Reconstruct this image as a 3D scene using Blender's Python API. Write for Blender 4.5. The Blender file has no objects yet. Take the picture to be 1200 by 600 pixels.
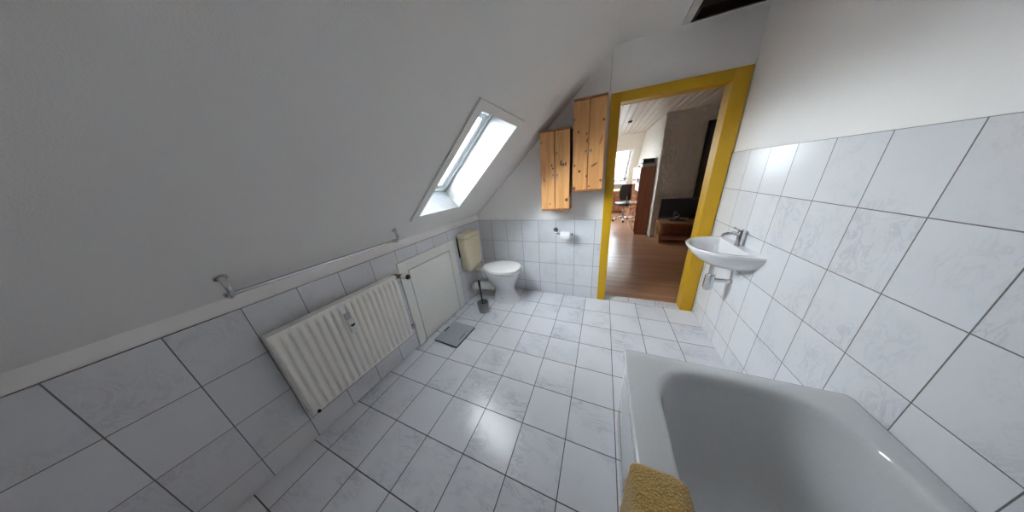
import bpy, bmesh, math, random
from mathutils import Vector, Matrix, noise

random.seed(4)
SC = bpy.context.scene
COL = SC.collection
PI = math.pi

# ------------------------------------------------------------------ camera
cam_d = bpy.data.cameras.new('camera')
cam = bpy.data.objects.new('camera', cam_d)
COL.objects.link(cam)
SC.camera = cam
F_PX = 245.41
cam_d.sensor_fit = 'HORIZONTAL'
cam_d.sensor_width = 36.0
cam_d.lens = 36.0 * F_PX / 1200.0
cam_d.clip_start = 0.02
yaw, pitch, roll = math.radians(23.918), math.radians(-20.346), math.radians(-4.888)
fw = Vector((-math.sin(yaw) * math.cos(pitch), math.cos(yaw) * math.cos(pitch), math.sin(pitch)))
rt = Vector((math.cos(yaw), math.sin(yaw), 0))
up = rt.cross(fw)
r2 = math.cos(roll) * rt + math.sin(roll) * up
u2 = -math.sin(roll) * rt + math.cos(roll) * up
M = Matrix((r2, u2, -fw)).transposed().to_4x4()
M.translation = Vector((1.4734, -2.3399, 1.4183))
cam.matrix_world = M

# ------------------------------------------------------------------ light
SKY_BASE, SKY_GLOW = 4.5, 23.0
world = bpy.data.worlds.new('overcast_sky')
SC.world = world
world.use_nodes = True
wn = world.node_tree
wn.nodes.clear()
wo = wn.nodes.new('ShaderNodeOutputWorld')
wb = wn.nodes.new('ShaderNodeBackground')
wb.inputs['Color'].default_value = (0.90, 0.95, 1.0, 1)
# overcast sky, brighter where the hidden sun stands low behind the house; darker ground below the horizon
SUN_DIR = Vector((-.78, -.60, .08)).normalized()
tcw = wn.nodes.new('ShaderNodeTexCoord')
dt = wn.nodes.new('ShaderNodeVectorMath'); dt.operation = 'DOT_PRODUCT'
wn.links.new(tcw.outputs['Generated'], dt.inputs[0]); dt.inputs[1].default_value = SUN_DIR
sxyz = wn.nodes.new('ShaderNodeSeparateXYZ'); wn.links.new(tcw.outputs['Generated'], sxyz.inputs[0])


def wmath(op, a_, b_=None):
    nd = wn.nodes.new('ShaderNodeMath'); nd.operation = op
    for i_, v_ in enumerate((a_, b_)):
        if v_ is None: continue
        if isinstance(v_, (int, float)): nd.inputs[i_].default_value = v_
        else: wn.links.new(v_, nd.inputs[i_])
    return nd.outputs[0]


glow = wmath('POWER', wmath('MAXIMUM', dt.outputs['Value'], 0.0), 2.0)
dome = wmath('ADD', SKY_BASE, wmath('MULTIPLY', glow, SKY_GLOW))
gnd = wn.nodes.new('ShaderNodeMapRange'); gnd.interpolation_type = 'SMOOTHSTEP'
gnd.inputs['From Min'].default_value = -.08; gnd.inputs['From Max'].default_value = .04
gnd.inputs['To Min'].default_value = .25; gnd.inputs['To Max'].default_value = 1.0
wn.links.new(sxyz.outputs[2], gnd.inputs['Value'])
wn.links.new(wmath('MULTIPLY', dome, gnd.outputs[0]), wb.inputs['Strength'])
wn.links.new(wb.outputs[0], wo.inputs[0])
SC.view_settings.view_transform = 'Standard'
SC.view_settings.look = 'None'
SC.view_settings.gamma = 1.0
SC.view_settings.use_curve_mapping = False
SC.view_settings.exposure = 1.62
SC.cycles.max_bounces = 14
SC.cycles.diffuse_bounces = 8
SC.cycles.glossy_bounces = 5
SC.cycles.transparent_max_bounces = 10
SC.cycles.sample_clamp_indirect = 6.0
SC.cycles.use_denoising = True


def portal(name, loc, xv, yv, sx, sy):
    """A sky portal in a window opening (gives off nothing itself)."""
    d = bpy.data.lights.new(name, 'AREA')
    d.shape = 'RECTANGLE'
    d.size, d.size_y = sx, sy
    d.cycles.is_portal = True
    o = bpy.data.objects.new(name, d)
    COL.objects.link(o)
    xv, yv = Vector(xv).normalized(), Vector(yv).normalized()
    m = Matrix((xv, yv, xv.cross(yv))).transposed().to_4x4()
    m.translation = Vector(loc)
    o.matrix_world = m
    return o


# ------------------------------------------------------------------ frames
A = 0.036                                    # the left wall runs 2 degrees off square
ROT_L = -math.atan(A)
G = math.hypot(.88, .03)
HV = Vector((.03 / G, .88 / G, 0))
UV = Vector((.88 / G, -.03 / G, G)).normalized()
NV = HV.cross(UV)                            # into the room
M_S = Matrix((HV, UV, NV)).transposed().to_4x4()
M_S.translation = Vector((0, 0, 1.02))
CEIL = 2.35
XR = 2.39                                    # right wall
YB = -3.2                                    # wall behind the camera
portal('sky_portal', M_S @ Vector((-.857, .71, -.33)), HV, UV, .62, 1.0)


# ------------------------------------------------------------------ mesh helpers
def link(name, bm, mat=None, parent=None, smooth=False, auto=None):
    me = bpy.data.meshes.new(name)
    bmesh.ops.recalc_face_normals(bm, faces=bm.faces[:])
    bm.to_mesh(me)
    bm.free()
    o = bpy.data.objects.new(name, me)
    COL.objects.link(o)
    if mat:
        me.materials.append(mat)
    if parent:
        o.parent = parent
    if smooth:
        for p in me.polygons:
            p.use_smooth = True
    if auto is not None:
        me.set_sharp_from_angle(angle=math.radians(auto))
    return o


def bevel(o, w, seg=2):
    m = o.modifiers.new('bevel', 'BEVEL')
    m.width = w
    m.segments = seg
    m.limit_method = 'ANGLE'
    m.angle_limit = math.radians(35)
    for p in o.data.polygons:
        p.use_smooth = True
    o.data.set_sharp_from_angle(angle=math.radians(50))
    return o


def tag(o, label=None, cat=None, group=None, kind=None):
    if label: o['label'] = label
    if cat: o['category'] = cat
    if group: o['group'] = group
    if kind: o['kind'] = kind
    return o


def empty(name, loc=(0, 0, 0), rz=0, label=None, cat=None, group=None, kind=None):
    o = bpy.data.objects.new(name, None)
    o.empty_display_size = .05
    COL.objects.link(o)
    o.location = loc
    o.rotation_euler = (0, 0, rz)
    return tag(o, label, cat, group, kind)


def box(bm, x0, x1, y0, y1, z0, z1):
    vs = [bm.verts.new((x, y, z)) for z in (z0, z1) for y in (y0, y1) for x in (x0, x1)]
    for f in ((0, 1, 3, 2), (4, 6, 7, 5), (0, 4, 5, 1), (2, 3, 7, 6), (0, 2, 6, 4), (1, 5, 7, 3)):
        bm.faces.new([vs[i] for i in f])
    return vs


def bxo(name, x0, x1, y0, y1, z0, z1, mat, parent=None, bv=0, seg=2):
    bm = bmesh.new()
    box(bm, x0, x1, y0, y1, z0, z1)
    o = link(name, bm, mat, parent)
    if bv: bevel(o, bv, seg)
    return o


def loft(bm, rings, cap0=True, cap1=True):
    R = [[bm.verts.new(p) for p in r] for r in rings]
    n = len(R[0])
    for a, b in zip(R, R[1:]):
        for i in range(n):
            bm.faces.new((a[i], a[(i + 1) % n], b[(i + 1) % n], b[i]))
    if cap0: bm.faces.new(R[0][::-1])
    if cap1: bm.faces.new(R[-1])
    return R


def tube(bm, pts, r, n=12, caps=True):
    pts = [Vector(p) for p in pts]
    rad = r if isinstance(r, (list, tuple)) else [r] * len(pts)
    rings = []
    ref = None
    for i, p in enumerate(pts):
        a = pts[max(i - 1, 0)]
        b = pts[min(i + 1, len(pts) - 1)]
        t = (b - a).normalized()
        if ref is None:
            ref = Vector((0, 0, 1)) if abs(t.z) < .9 else Vector((1, 0, 0))
        u = (ref - t * ref.dot(t)).normalized()
        ref = u
        v = t.cross(u)
        rings.append([p + (u * math.cos(2 * PI * k / n) + v * math.sin(2 * PI * k / n)) * rad[i] for k in range(n)])
    loft(bm, rings, caps, caps)


def lathe(bm, prof, c=(0, 0, 0), n=32, cap0=True, cap1=True):
    loft(bm, [[(c[0] + r * math.cos(2 * PI * k / n), c[1] + r * math.sin(2 * PI * k / n), c[2] + z)
               for k in range(n)] for r, z in prof], cap0, cap1)


def arc(c, r, a0, a1, n, plane='xz', y=0):
    out = []
    for i in range(n + 1):
        t = math.radians(a0 + (a1 - a0) * i / n)
        u, v = c[0] + r * math.cos(t), c[1] + r * math.sin(t)
        out.append({'xz': (u, y, v), 'xy': (u, v, y), 'yz': (y, u, v)}[plane])
    return out


def rrect(cx, cy, hx, hy, r, z, n=8):
    out = []
    r = min(r, hx * .999, hy * .999)
    for q, (sx, sy) in enumerate(((1, 1), (-1, 1), (-1, -1), (1, -1))):
        for i in range(n + 1):
            t = PI / 2 * (q + i / n)
            out.append((cx + sx * (hx - r) + r * math.cos(t), cy + sy * (hy - r) + r * math.sin(t), z))
    return out


# ------------------------------------------------------------------ material helpers
class NT:
    def __init__(self, name):
        self.m = bpy.data.materials.new(name)
        self.m.use_nodes = True
        self.t = self.m.node_tree
        self.b = self.t.nodes['Principled BSDF']

    def n(self, kind, **kw):
        nd = self.t.nodes.new(kind)
        for k, v in kw.items():
            if k in nd.inputs.keys() and not hasattr(nd, k):
                nd.inputs[k].default_value = v
            else:
                setattr(nd, k, v)
        return nd

    def math(self, op, a, b=None, c=None):
        nd = self.t.nodes.new('ShaderNodeMath')
        nd.operation = op
        for i, v in enumerate((a, b, c)):
            if v is None: continue
            if isinstance(v, (int, float)):
                nd.inputs[i].default_value = v
            else:
                self.t.links.new(v, nd.inputs[i])
        return nd.outputs[0]

    def L(self, a, b): self.t.links.new(a, b)

    def mix(self, fac, a, b):
        nd = self.t.nodes.new('ShaderNodeMix')
        nd.data_type = 'RGBA'
        for key, v in ((0, fac), (6, a), (7, b)):
            if isinstance(v, (int, float)):
                nd.inputs[key].default_value = v
            elif isinstance(v, tuple):
                nd.inputs[key].default_value = (*v, 1) if len(v) == 3 else v
            else:
                self.t.links.new(v, nd.inputs[key])
        return nd.outputs[2]


def lin(r, g, b):
    f = lambda c: (c / 255 / 12.92) if c <= 10 else ((c / 255 + .055) / 1.055) ** 2.4
    return (f(r), f(g), f(b))


def plain(name, rgb, rough=.5, metal=0, bump=0, bscale=80, coat=0, var=0, spec=.5):
    q = NT(name)
    q.b.inputs['Roughness'].default_value = rough
    q.b.inputs['Metallic'].default_value = metal
    q.b.inputs['Coat Weight'].default_value = coat
    q.b.inputs['Specular IOR Level'].default_value = spec
    tc = q.n('ShaderNodeTexCoord')
    nz = q.n('ShaderNodeTexNoise', Scale=bscale, Detail=4.0)
    q.L(tc.outputs['Object'], nz.inputs['Vector'])
    v = var or .04
    q.L(q.mix(nz.outputs['Fac'], tuple(c * (1 - v) for c in rgb), tuple(min(1, c * (1 + v)) for c in rgb)),
        q.b.inputs['Base Color'])
    if bump:
        bp = q.n('ShaderNodeBump', Strength=bump, Distance=.002)
        q.L(nz.outputs['Fac'], bp.inputs['Height'])
        q.L(bp.outputs[0], q.b.inputs['Normal'])
    return q.m


def tile_mat(name, au, av, u0, tu, v0, tv, base, grout, vein, rough=.16, gw=.0022, sepu=False):
    """Marbled glazed tiles laid on a world-space grid; au, av are the axes, u0, v0 a joint, tu, tv the pitch."""
    q = NT(name)
    geo = q.n('ShaderNodeNewGeometry')
    sp = q.n('ShaderNodeSeparateXYZ')
    q.L(geo.outputs['Position'], sp.inputs[0])
    U = q.math('DIVIDE', q.math('SUBTRACT', sp.outputs[au], u0), tu)
    V = q.math('DIVIDE', q.math('SUBTRACT', sp.outputs[av], v0), tv)
    fu, fv = q.math('FRACT', U), q.math('FRACT', V)
    du = q.math('MULTIPLY', q.math('SUBTRACT', .5, q.math('ABSOLUTE', q.math('SUBTRACT', fu, .5))), tu)
    dv = q.math('MULTIPLY', q.math('SUBTRACT', .5, q.math('ABSOLUTE', q.math('SUBTRACT', fv, .5))), tv)
    d = q.math('MINIMUM', du, dv)
    mr = q.n('ShaderNodeMapRange', interpolation_type='SMOOTHSTEP')
    mr.inputs['From Min'].default_value = gw * .7
    mr.inputs['From Max'].default_value = gw * 1.3
    q.L(d, mr.inputs['Value'])
    mask = mr.outputs[0]
    cb = q.n('ShaderNodeCombineXYZ')
    q.L(q.math('FLOOR', U), cb.inputs[0])
    q.L(q.math('FLOOR', V), cb.inputs[1])
    wn_ = q.n('ShaderNodeTexWhiteNoise', noise_dimensions='3D')
    q.L(cb.outputs[0], wn_.inputs['Vector'])
    # vein pattern, shifted from tile to tile
    sc = q.n('ShaderNodeVectorMath', operation='SCALE')
    q.L(wn_.outputs['Color'], sc.inputs[0]); sc.inputs['Scale'].default_value = 9
    ad = q.n('ShaderNodeVectorMath', operation='ADD')
    q.L(geo.outputs['Position'], ad.inputs[0]); q.L(sc.outputs[0], ad.inputs[1])
    mp = q.n('ShaderNodeMapping')
    mp.inputs['Rotation'].default_value = (.3, .2, .7)
    mp.inputs['Scale'].default_value = (1, 2.6, 1.4)
    q.L(ad.outputs[0], mp.inputs['Vector'])
    nz = q.n('ShaderNodeTexNoise', Scale=7.0, Detail=6.0, Roughness=.62, Distortion=.8)
    q.L(mp.outputs[0], nz.inputs['Vector'])
    ridge = q.math('ABSOLUTE', q.math('SUBTRACT', nz.outputs['Fac'], .5))
    rr = q.n('ShaderNodeMapRange', interpolation_type='SMOOTHSTEP')
    rr.inputs['From Min'].default_value = 0
    rr.inputs['From Max'].default_value = .05
    rr.inputs['To Min'].default_value = 1
    rr.inputs['To Max'].default_value = 0
    q.L(ridge, rr.inputs['Value'])
    n2 = q.n('ShaderNodeTexNoise', Scale=3.5, Detail=3.0)
    q.L(ad.outputs[0], n2.inputs['Vector'])
    cl = q.n('ShaderNodeMapRange')
    cl.inputs['From Min'].default_value = .45
    cl.inputs['From Max'].default_value = .7
    q.L(n2.outputs['Fac'], cl.inputs['Value'])
    vf = q.math('MULTIPLY', q.math('ADD', q.math('MULTIPLY', rr.outputs[0], cl.outputs[0]), q.math('MULTIPLY', cl.outputs[0], .35)), .75)
    vf = q.math('MINIMUM', vf, 1.0)
    col = q.mix(vf, base, vein)
    br = q.math('ADD', q.math('MULTIPLY', wn_.outputs['Value'], .05), .95)
    hs = q.n('ShaderNodeHueSaturation')
    q.L(col, hs.inputs['Color']); q.L(br, hs.inputs['Value'])
    q.L(q.mix(mask, grout, hs.outputs[0]), q.b.inputs['Base Color'])
    q.L(q.math('ADD', q.math('MULTIPLY', mask, rough - .8), .8), q.b.inputs['Roughness'])
    # height: grout sunk, tile faces very slightly uneven
    nb = q.n('ShaderNodeTexNoise', Scale=9.0, Detail=2.0)
    q.L(ad.outputs[0], nb.inputs['Vector'])
    h = q.math('ADD', q.math('MULTIPLY', mask, 1.0), q.math('MULTIPLY', nb.outputs['Fac'], .35))
    bp = q.n('ShaderNodeBump', Strength=.5, Distance=.0012)
    q.L(h, bp.inputs['Height'])
    q.L(bp.outputs[0], q.b.inputs['Normal'])
    return q.m


def plaster(name, rgb, scale=260, strength=.25, dist=.0015, rough=.85, var=.03, stretch=(1, 1, 1), detail=3):
    q = NT(name)
    tc = q.n('ShaderNodeNewGeometry')
    mp = q.n('ShaderNodeMapping')
    mp.inputs['Scale'].default_value = stretch
    q.L(tc.outputs['Position'], mp.inputs['Vector'])
    nz = q.n('ShaderNodeTexNoise', Scale=scale, Detail=float(detail), Roughness=.6)
    q.L(mp.outputs[0], nz.inputs['Vector'])
    big = q.n('ShaderNodeTexNoise', Scale=1.3, Detail=3.0)
    q.L(tc.outputs['Position'], big.inputs['Vector'])
    q.L(q.mix(big.outputs['Fac'], tuple(c * (1 - var) for c in rgb), tuple(min(1, c * (1 + var)) for c in rgb)), q.b.inputs['Base Color'])
    q.b.inputs['Roughness'].default_value = rough
    q.b.inputs['Specular IOR Level'].default_value = .25
    bp = q.n('ShaderNodeBump', Strength=strength, Distance=dist)
    q.L(nz.outputs['Fac'], bp.inputs['Height'])
    q.L(bp.outputs[0], q.b.inputs['Normal'])
    return q.m


def pine(name, seed, ca, cb_, axis=2, knots=(), rough=.45, ring=3.2, board=None):
    """Pine board: grain along axis, with dark elongated knots."""
    q = NT(name)
    tc = q.n('ShaderNodeTexCoord')
    off = q.n('ShaderNodeVectorMath', operation='ADD')
    q.L(tc.outputs['Object'], off.inputs[0])
    off.inputs[1].default_value = (seed * 1.37, seed * .73, seed * 2.1)
    mp = q.n('ShaderNodeMapping')
    s = [14.0, 14.0, 14.0]
    s[axis] = 1.1
    mp.inputs['Scale'].default_value = s
    q.L(off.outputs[0], mp.inputs['Vector'])
    nz = q.n('ShaderNodeTexNoise', Scale=1.0, Detail=2.0, Distortion=.4)
    q.L(mp.outputs[0], nz.inputs['Vector'])
    g = q.math('SINE', q.math('MULTIPLY', nz.outputs['Fac'], ring * 8))
    g = q.math('ADD', q.math('MULTIPLY', g, .5), .5)
    fine = q.n('ShaderNodeTexNoise', Scale=9.0, Detail=4.0)
    q.L(mp.outputs[0], fine.inputs['Vector'])
    fac = q.math('MULTIPLY', q.math('ADD', g, fine.outputs['Fac']), .5)
    col = q.mix(fac, ca, cb_)
    if knots:
        sp = q.n('ShaderNodeSeparateXYZ')
        geo = q.n('ShaderNodeNewGeometry')
        q.L(geo.outputs['Position'], sp.inputs[0])
        wob = q.n('ShaderNodeTexNoise', Scale=60.0)
        q.L(geo.outputs['Position'], wob.inputs['Vector'])
        wv = q.math('MULTIPLY', q.math('SUBTRACT', wob.outputs['Fac'], .5), 1.1)
        for kx, kz, ra, rb, tl in knots:      # centre, half axes, tilt
            dx, dz = q.math('SUBTRACT', sp.outputs[0], kx), q.math('SUBTRACT', sp.outputs[2], kz)
            c_, s_ = math.cos(tl), math.sin(tl)
            u = q.math('DIVIDE', q.math('ADD', q.math('MULTIPLY', dx, c_), q.math('MULTIPLY', dz, s_)), ra)
            v = q.math('DIVIDE', q.math('SUBTRACT', q.math('MULTIPLY', dz, c_), q.math('MULTIPLY', dx, s_)), rb)
            d = q.math('ADD', q.math('SQRT', q.math('ADD', q.math('MULTIPLY', u, u), q.math('MULTIPLY', v, v))), wv)
            k = q.n('ShaderNodeMapRange', interpolation_type='SMOOTHSTEP')
            q.L(d, k.inputs['Value'])
            k.inputs['From Min'].default_value = .7
            k.inputs['From Max'].default_value = 1.5
            k.inputs['To Min'].default_value = .92
            k.inputs['To Max'].default_value = 0
            col = q.mix(k.outputs[0], col, (.075, .03, .014))
    q.L(col, q.b.inputs['Base Color'])
    q.b.inputs['Roughness'].default_value = rough
    return q.m


# ------------------------------------------------------------------ materials
TB, TG, TVN = lin(227, 228, 232), lin(112, 110, 112), lin(206, 207, 213)
M_FLOOR = tile_mat('floor_tile', 0, 1, .065, .26, -.008, .26, lin(226, 227, 233), lin(84, 82, 84), lin(188, 190, 199), rough=.2, gw=.0024)
M_THR = tile_mat('threshold_tile', 0, 1, 1.824, .26, -.25, .5, lin(214, 214, 220), lin(96, 94, 94), lin(180, 180, 188), rough=.22)
M_TBACK = tile_mat('back_wall_tile', 0, 2, .1844, .2062, .9392 - 4 * .265, .265, TB, TG, TVN, gw=.0017)
M_TLEFT = tile_mat('left_wall_tile', 1, 2, -1.443 + 7 * .2062, .2062, .944 - 4 * .265, .265, TB, TG, TVN, gw=.0017)
M_TRIGHT = tile_mat('right_wall_tile', 1, 2, -.04, .2062, .9392 - 4 * .265, .265, TB, TG, TVN, gw=.0017)
M_WALL = plaster('white_woodchip_lit', lin(249, 247, 245), 300, .22)  # white lightened in the colour so the walls look better lit
M_SLOPE = plaster('white_wallpaper_shaded', lin(231, 229, 226), 260, .3, .0018)  # white darkened in the colour to stand in for shade on the slope
M_ROUGH = plaster('rough_plaster', lin(238, 233, 224), 14, 1.0, .12, stretch=(1.4, 1.4, .8), detail=6)
M_FARWALL = plaster('cream_paint', lin(214, 208, 198), 120, .2)
M_WHITE = plain('white_lacquer', lin(232, 233, 234), .35)
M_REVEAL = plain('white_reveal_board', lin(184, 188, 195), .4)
M_PVC = plain('white_window_vinyl', lin(200, 205, 205), .3)
M_DARKGAP = plain('shadow_gap_black', (.01, .01, .01), .9)
M_PANEL = plain('grey_white_panel_paint', lin(232, 232, 227), .45, bump=.05)
M_RAD = plain('radiator_enamel', lin(248, 246, 240), .35)
M_CHROME = plain('chrome', (.62, .63, .65), .12, 1)
M_DCHROME = plain('dark_chrome', (.22, .22, .23), .15, 1)
M_STEEL = plain('brushed_steel', (.45, .45, .46), .35, 1)
M_BRASS = plain('aged_brass', lin(120, 96, 60), .4, .8)
M_BLACK = plain('black_plastic', (.012, .012, .013), .4)
M_DGREY = plain('dark_grey_plastic', lin(58, 58, 60), .5)
M_CERAM = plain('white_ceramic', lin(226, 226, 228), .08, coat=.4)
M_LID = plain('toilet_seat_plastic', lin(236, 234, 232), .22)
M_BEIGE = plain('beige_plastic', lin(226, 215, 182), .35)
M_PIPE = plain('white_pipe_plastic', lin(214, 212, 205), .4)
M_RED = plain('red_plastic', lin(150, 40, 34), .4)
M_BRUSH = plain('grey_brush_plastic', lin(124, 126, 130), .4)
M_SCALE = plain('scale_grey_top', lin(162, 166, 172), .4, .05)
M_YEL = plain('yellow_gloss_paint', lin(206, 160, 14), .35)
M_PAPER = plain('toilet_paper', lin(232, 232, 232), .95, bump=.3)
M_TUB = plain('bath_enamel', lin(212, 214, 216), .07, coat=.5)
M_TUBIN = M_TUB
PA, PB = lin(236, 178, 116), lin(204, 142, 82)
M_PINE_A = pine('pine_board_a', 1.0, PA, PB, knots=[(1.012, 1.50, .006, .012, 0), (1.022, 1.472, .007, .008, 0), (.934, 1.374, .006, .016, .2), (.915, 1.70, .005, .008, 0), (.99, 1.14, .005, .006, 0)])
M_PINE_B = pine('pine_board_b', 5.0, PB, PA, knots=[(1.098, 1.515, .008, .022, -.3), (1.118, 1.497, .014, .012, .4), (1.142, 1.503, .007, .016, 0), (1.151, 1.177, .013, .014, 0), (1.06, 1.60, .005, .007, 0)])
M_PINE_C = pine('pine_board_c', 8.7, PA, PB, knots=[(1.213, 1.84, .007, .010, 0), (1.248, 1.744, .007, .010, 0), (1.318, 1.722, .006, .010, 0), (1.222, 1.476, .006, .010, 0), (1.264, 1.426, .010, .010, 0), (1.222, 1.277, .010, .014, 0), (1.322, 1.671, .005, .016, 0), (1.326, 1.38, .005, .012, 0)])
M_PINE_D = pine('pine_board_d', 12.3, lin(232, 172, 110), lin(206, 146, 86), knots=[(1.447, 1.809, .007, .009, 0), (1.434, 1.662, .004, .030, -.3), (1.388, 1.471, .007, .026, -1.0), (1.448, 1.335, .008, .010, 0), (1.352, 1.29, .006, .008, 0)])
M_PINE_E = pine('pine_edge', 3.0, lin(176, 122, 78), lin(140, 92, 54), knots=())
M_BROWN = pine('brown_veneer', 2.0, lin(158, 100, 74), lin(138, 84, 60), knots=(), rough=.3)
M_BROWNG = pine('glossy_brown_door', 6.0, lin(150, 100, 74), lin(132, 86, 62), knots=(), rough=.12)
M_BENCH = pine('brown_slat_wood', 4.0, lin(170, 126, 86), lin(140, 98, 64), axis=0, knots=())
M_DKWOOD = pine('dark_door_wood', 7.0, lin(44, 24, 20), lin(30, 16, 14), knots=(), rough=.35)
M_DESK = plain('light_desk_top', lin(205, 188, 150), .4)
M_SCREEN = plain('tv_screen', (.006, .007, .012), .12)
M_POSTER = plain('white_poster', lin(225, 225, 225), .3)
M_TRIMWHITE = plain('white_trim', lin(214, 210, 204), .5)

# laminate with planks along x
q = NT('laminate_floor')
geo = q.n('ShaderNodeNewGeometry')
br = q.n('ShaderNodeTexBrick', offset=.37)
br.inputs['Scale'].default_value = 1
br.inputs['Brick Width'].default_value = 1.2
br.inputs['Row Height'].default_value = .065
br.inputs['Mortar Size'].default_value = .0012
br.inputs['Color1'].default_value = (*lin(186, 142, 110), 1)
br.inputs['Color2'].default_value = (*lin(166, 122, 92), 1)
br.inputs['Mortar'].default_value = (*lin(104, 72, 52), 1)
q.L(geo.outputs['Position'], br.inputs['Vector'])
mp = q.n('ShaderNodeMapping'); mp.inputs['Scale'].default_value = (2.5, 40, 1)
q.L(geo.outputs['Position'], mp.inputs['Vector'])
nz = q.n('ShaderNodeTexNoise', Scale=1.0, Detail=4.0)
q.L(mp.outputs[0], nz.inputs['Vector'])
hs = q.n('ShaderNodeHueSaturation')
q.L(br.outputs['Color'], hs.inputs['Color'])
q.L(q.math('ADD', q.math('MULTIPLY', nz.outputs['Fac'], .5), .75), hs.inputs['Value'])
q.L(hs.outputs[0], q.b.inputs['Base Color'])
q.b.inputs['Roughness'].default_value = .28
M_LAM = q.m

# planked ceiling, boards along y with open grooves
q = NT('ceiling_planks')
geo = q.n('ShaderNodeNewGeometry')
sp = q.n('ShaderNodeSeparateXYZ'); q.L(geo.outputs['Position'], sp.inputs[0])
mp = q.n('ShaderNodeMapping'); mp.inputs['Scale'].default_value = (30, 1.5, 1)
q.L(geo.outputs['Position'], mp.inputs['Vector'])
nz = q.n('ShaderNodeTexNoise', Scale=1.0, Detail=3.0); q.L(mp.outputs[0], nz.inputs['Vector'])
q.L(q.mix(nz.outputs['Fac'], lin(206, 199, 190), lin(222, 217, 210)), q.b.inputs['Base Color'])
q.b.inputs['Roughness'].default_value = .3
M_PLANK = q.m

# clear window glass
q = NT('window_glass')
t = q.t
t.nodes.remove(q.b)
out = [n for n in t.nodes if n.type == 'OUTPUT_MATERIAL'][0]
tr = t.nodes.new('ShaderNodeBsdfTransparent'); tr.inputs[0].default_value = (.96, .98, .98, 1)
gl = t.nodes.new('ShaderNodeBsdfGlossy'); gl.inputs['Roughness'].default_value = .02
lw = t.nodes.new('ShaderNodeLayerWeight'); lw.inputs[0].default_value = .5
pw = t.nodes.new('ShaderNodeMath'); pw.operation = 'POWER'; pw.inputs[1].default_value = 5
t.links.new(lw.outputs['Facing'], pw.inputs[0])
fr = t.nodes.new('ShaderNodeMath'); fr.operation = 'MULTIPLY_ADD'; fr.inputs[1].default_value = .92; fr.inputs[2].default_value = .04
t.links.new(pw.outputs[0], fr.inputs[0])
mx = t.nodes.new('ShaderNodeMixShader')
t.links.new(fr.outputs[0], mx.inputs[0]); t.links.new(tr.outputs[0], mx.inputs[1]); t.links.new(gl.outputs[0], mx.inputs[2])
t.links.new(mx.outputs[0], out.inputs[0])
M_GLASS = q.m

# terry towel
q = NT('yellow_terry')
tc = q.n('ShaderNodeTexCoord')
nz = q.n('ShaderNodeTexNoise', Scale=190.0, Detail=2.0)
n2 = q.n('ShaderNodeTexVoronoi', Scale=180.0)
q.L(tc.outputs['Object'], nz.inputs['Vector']); q.L(tc.outputs['Object'], n2.inputs['Vector'])
hh = q.math('ADD', nz.outputs['Fac'], n2.outputs['Distance'])
q.L(q.mix(q.math('MULTIPLY', hh, .6), lin(244, 208, 122), lin(186, 146, 72)), q.b.inputs['Base Color'])
q.b.inputs['Roughness'].default_value = .95
q.b.inputs['Sheen Weight'].default_value = .4
bp = q.n('ShaderNodeBump', Strength=1.0, Distance=.006)
q.L(hh, bp.inputs['Height']); q.L(bp.outputs[0], q.b.inputs['Normal'])
M_TOWEL = q.m


def struct(o): o['kind'] = 'structure'; return o


# ================================================================== THE BATHROOM SHELL
struct(bxo('floor', -.35, 2.55, YB - .15, .012, -.1, 0, M_FLOOR))
struct(bxo('trim_1', 1.50, 2.42, .012, .104, -.1, .003, M_THR, bv=.001))

# left knee wall, in its own turned frame
bm = bmesh.new(); box(bm, -.14, -.008, YB - .2, .1, -.05, 1.035)
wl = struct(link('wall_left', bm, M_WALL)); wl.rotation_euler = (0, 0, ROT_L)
bm = bmesh.new(); box(bm, -.02, 0, YB - .1, .03, 0, .944)
bevel(link('tile_cladding', bm, M_TLEFT, wl), .002)

# sloping wall with the roof window opening
H0, H1, U0, U1 = -1.112, -.603, .27, 1.153
bm = bmesh.new()
TH = .36
box(bm, YB - .35, H0, -.4, 2.2, -TH, 0)
box(bm, H1, .055, -.4, 2.2, -TH, 0)
box(bm, H0, H1, -.4, U0, -TH, 0)
box(bm, H0, H1, U1, 2.2, -TH, 0)
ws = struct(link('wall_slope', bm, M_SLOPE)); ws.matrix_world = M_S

# ceiling with a rectangular hatch opening
HX0, HX1, HY0, HY1 = 1.974, 2.36, -.62, -.004
bm = bmesh.new()
for x0, x1, y0, y1 in ((1.25, HX0, YB - .15, .05), (HX1, 2.55, YB - .15, .05), (HX0, HX1, YB - .15, HY0), (HX0, HX1, HY1, .05)):
    box(bm, x0, x1, y0, y1, CEIL, CEIL + .14)
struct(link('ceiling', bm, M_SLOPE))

# back wall with the doorway
bm = bmesh.new()
DX0, DX1, DZ = 1.545, 2.31, 1.955
box(bm, -.35, DX0, .008, .1, -.1, 2.6)
box(bm, DX1, 4.3, .008, .1, -.1, 2.6)
box(bm, DX0, DX1, .008, .1, DZ, 2.6)
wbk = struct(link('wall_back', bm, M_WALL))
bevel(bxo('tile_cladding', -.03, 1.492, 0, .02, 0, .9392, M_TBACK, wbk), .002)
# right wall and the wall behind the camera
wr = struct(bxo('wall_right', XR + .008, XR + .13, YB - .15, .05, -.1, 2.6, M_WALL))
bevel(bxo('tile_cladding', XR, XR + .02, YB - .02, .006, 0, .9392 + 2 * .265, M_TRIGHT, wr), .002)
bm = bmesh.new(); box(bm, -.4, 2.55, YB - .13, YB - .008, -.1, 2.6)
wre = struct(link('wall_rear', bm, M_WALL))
bxo('tile_cladding', -.3, 2.39, YB - .02, YB, 0, .9392, M_TBACK, wre, bv=.002)

# ---- roof window
w1 = empty('window_1', kind='structure'); w1.matrix_world = M_S


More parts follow.
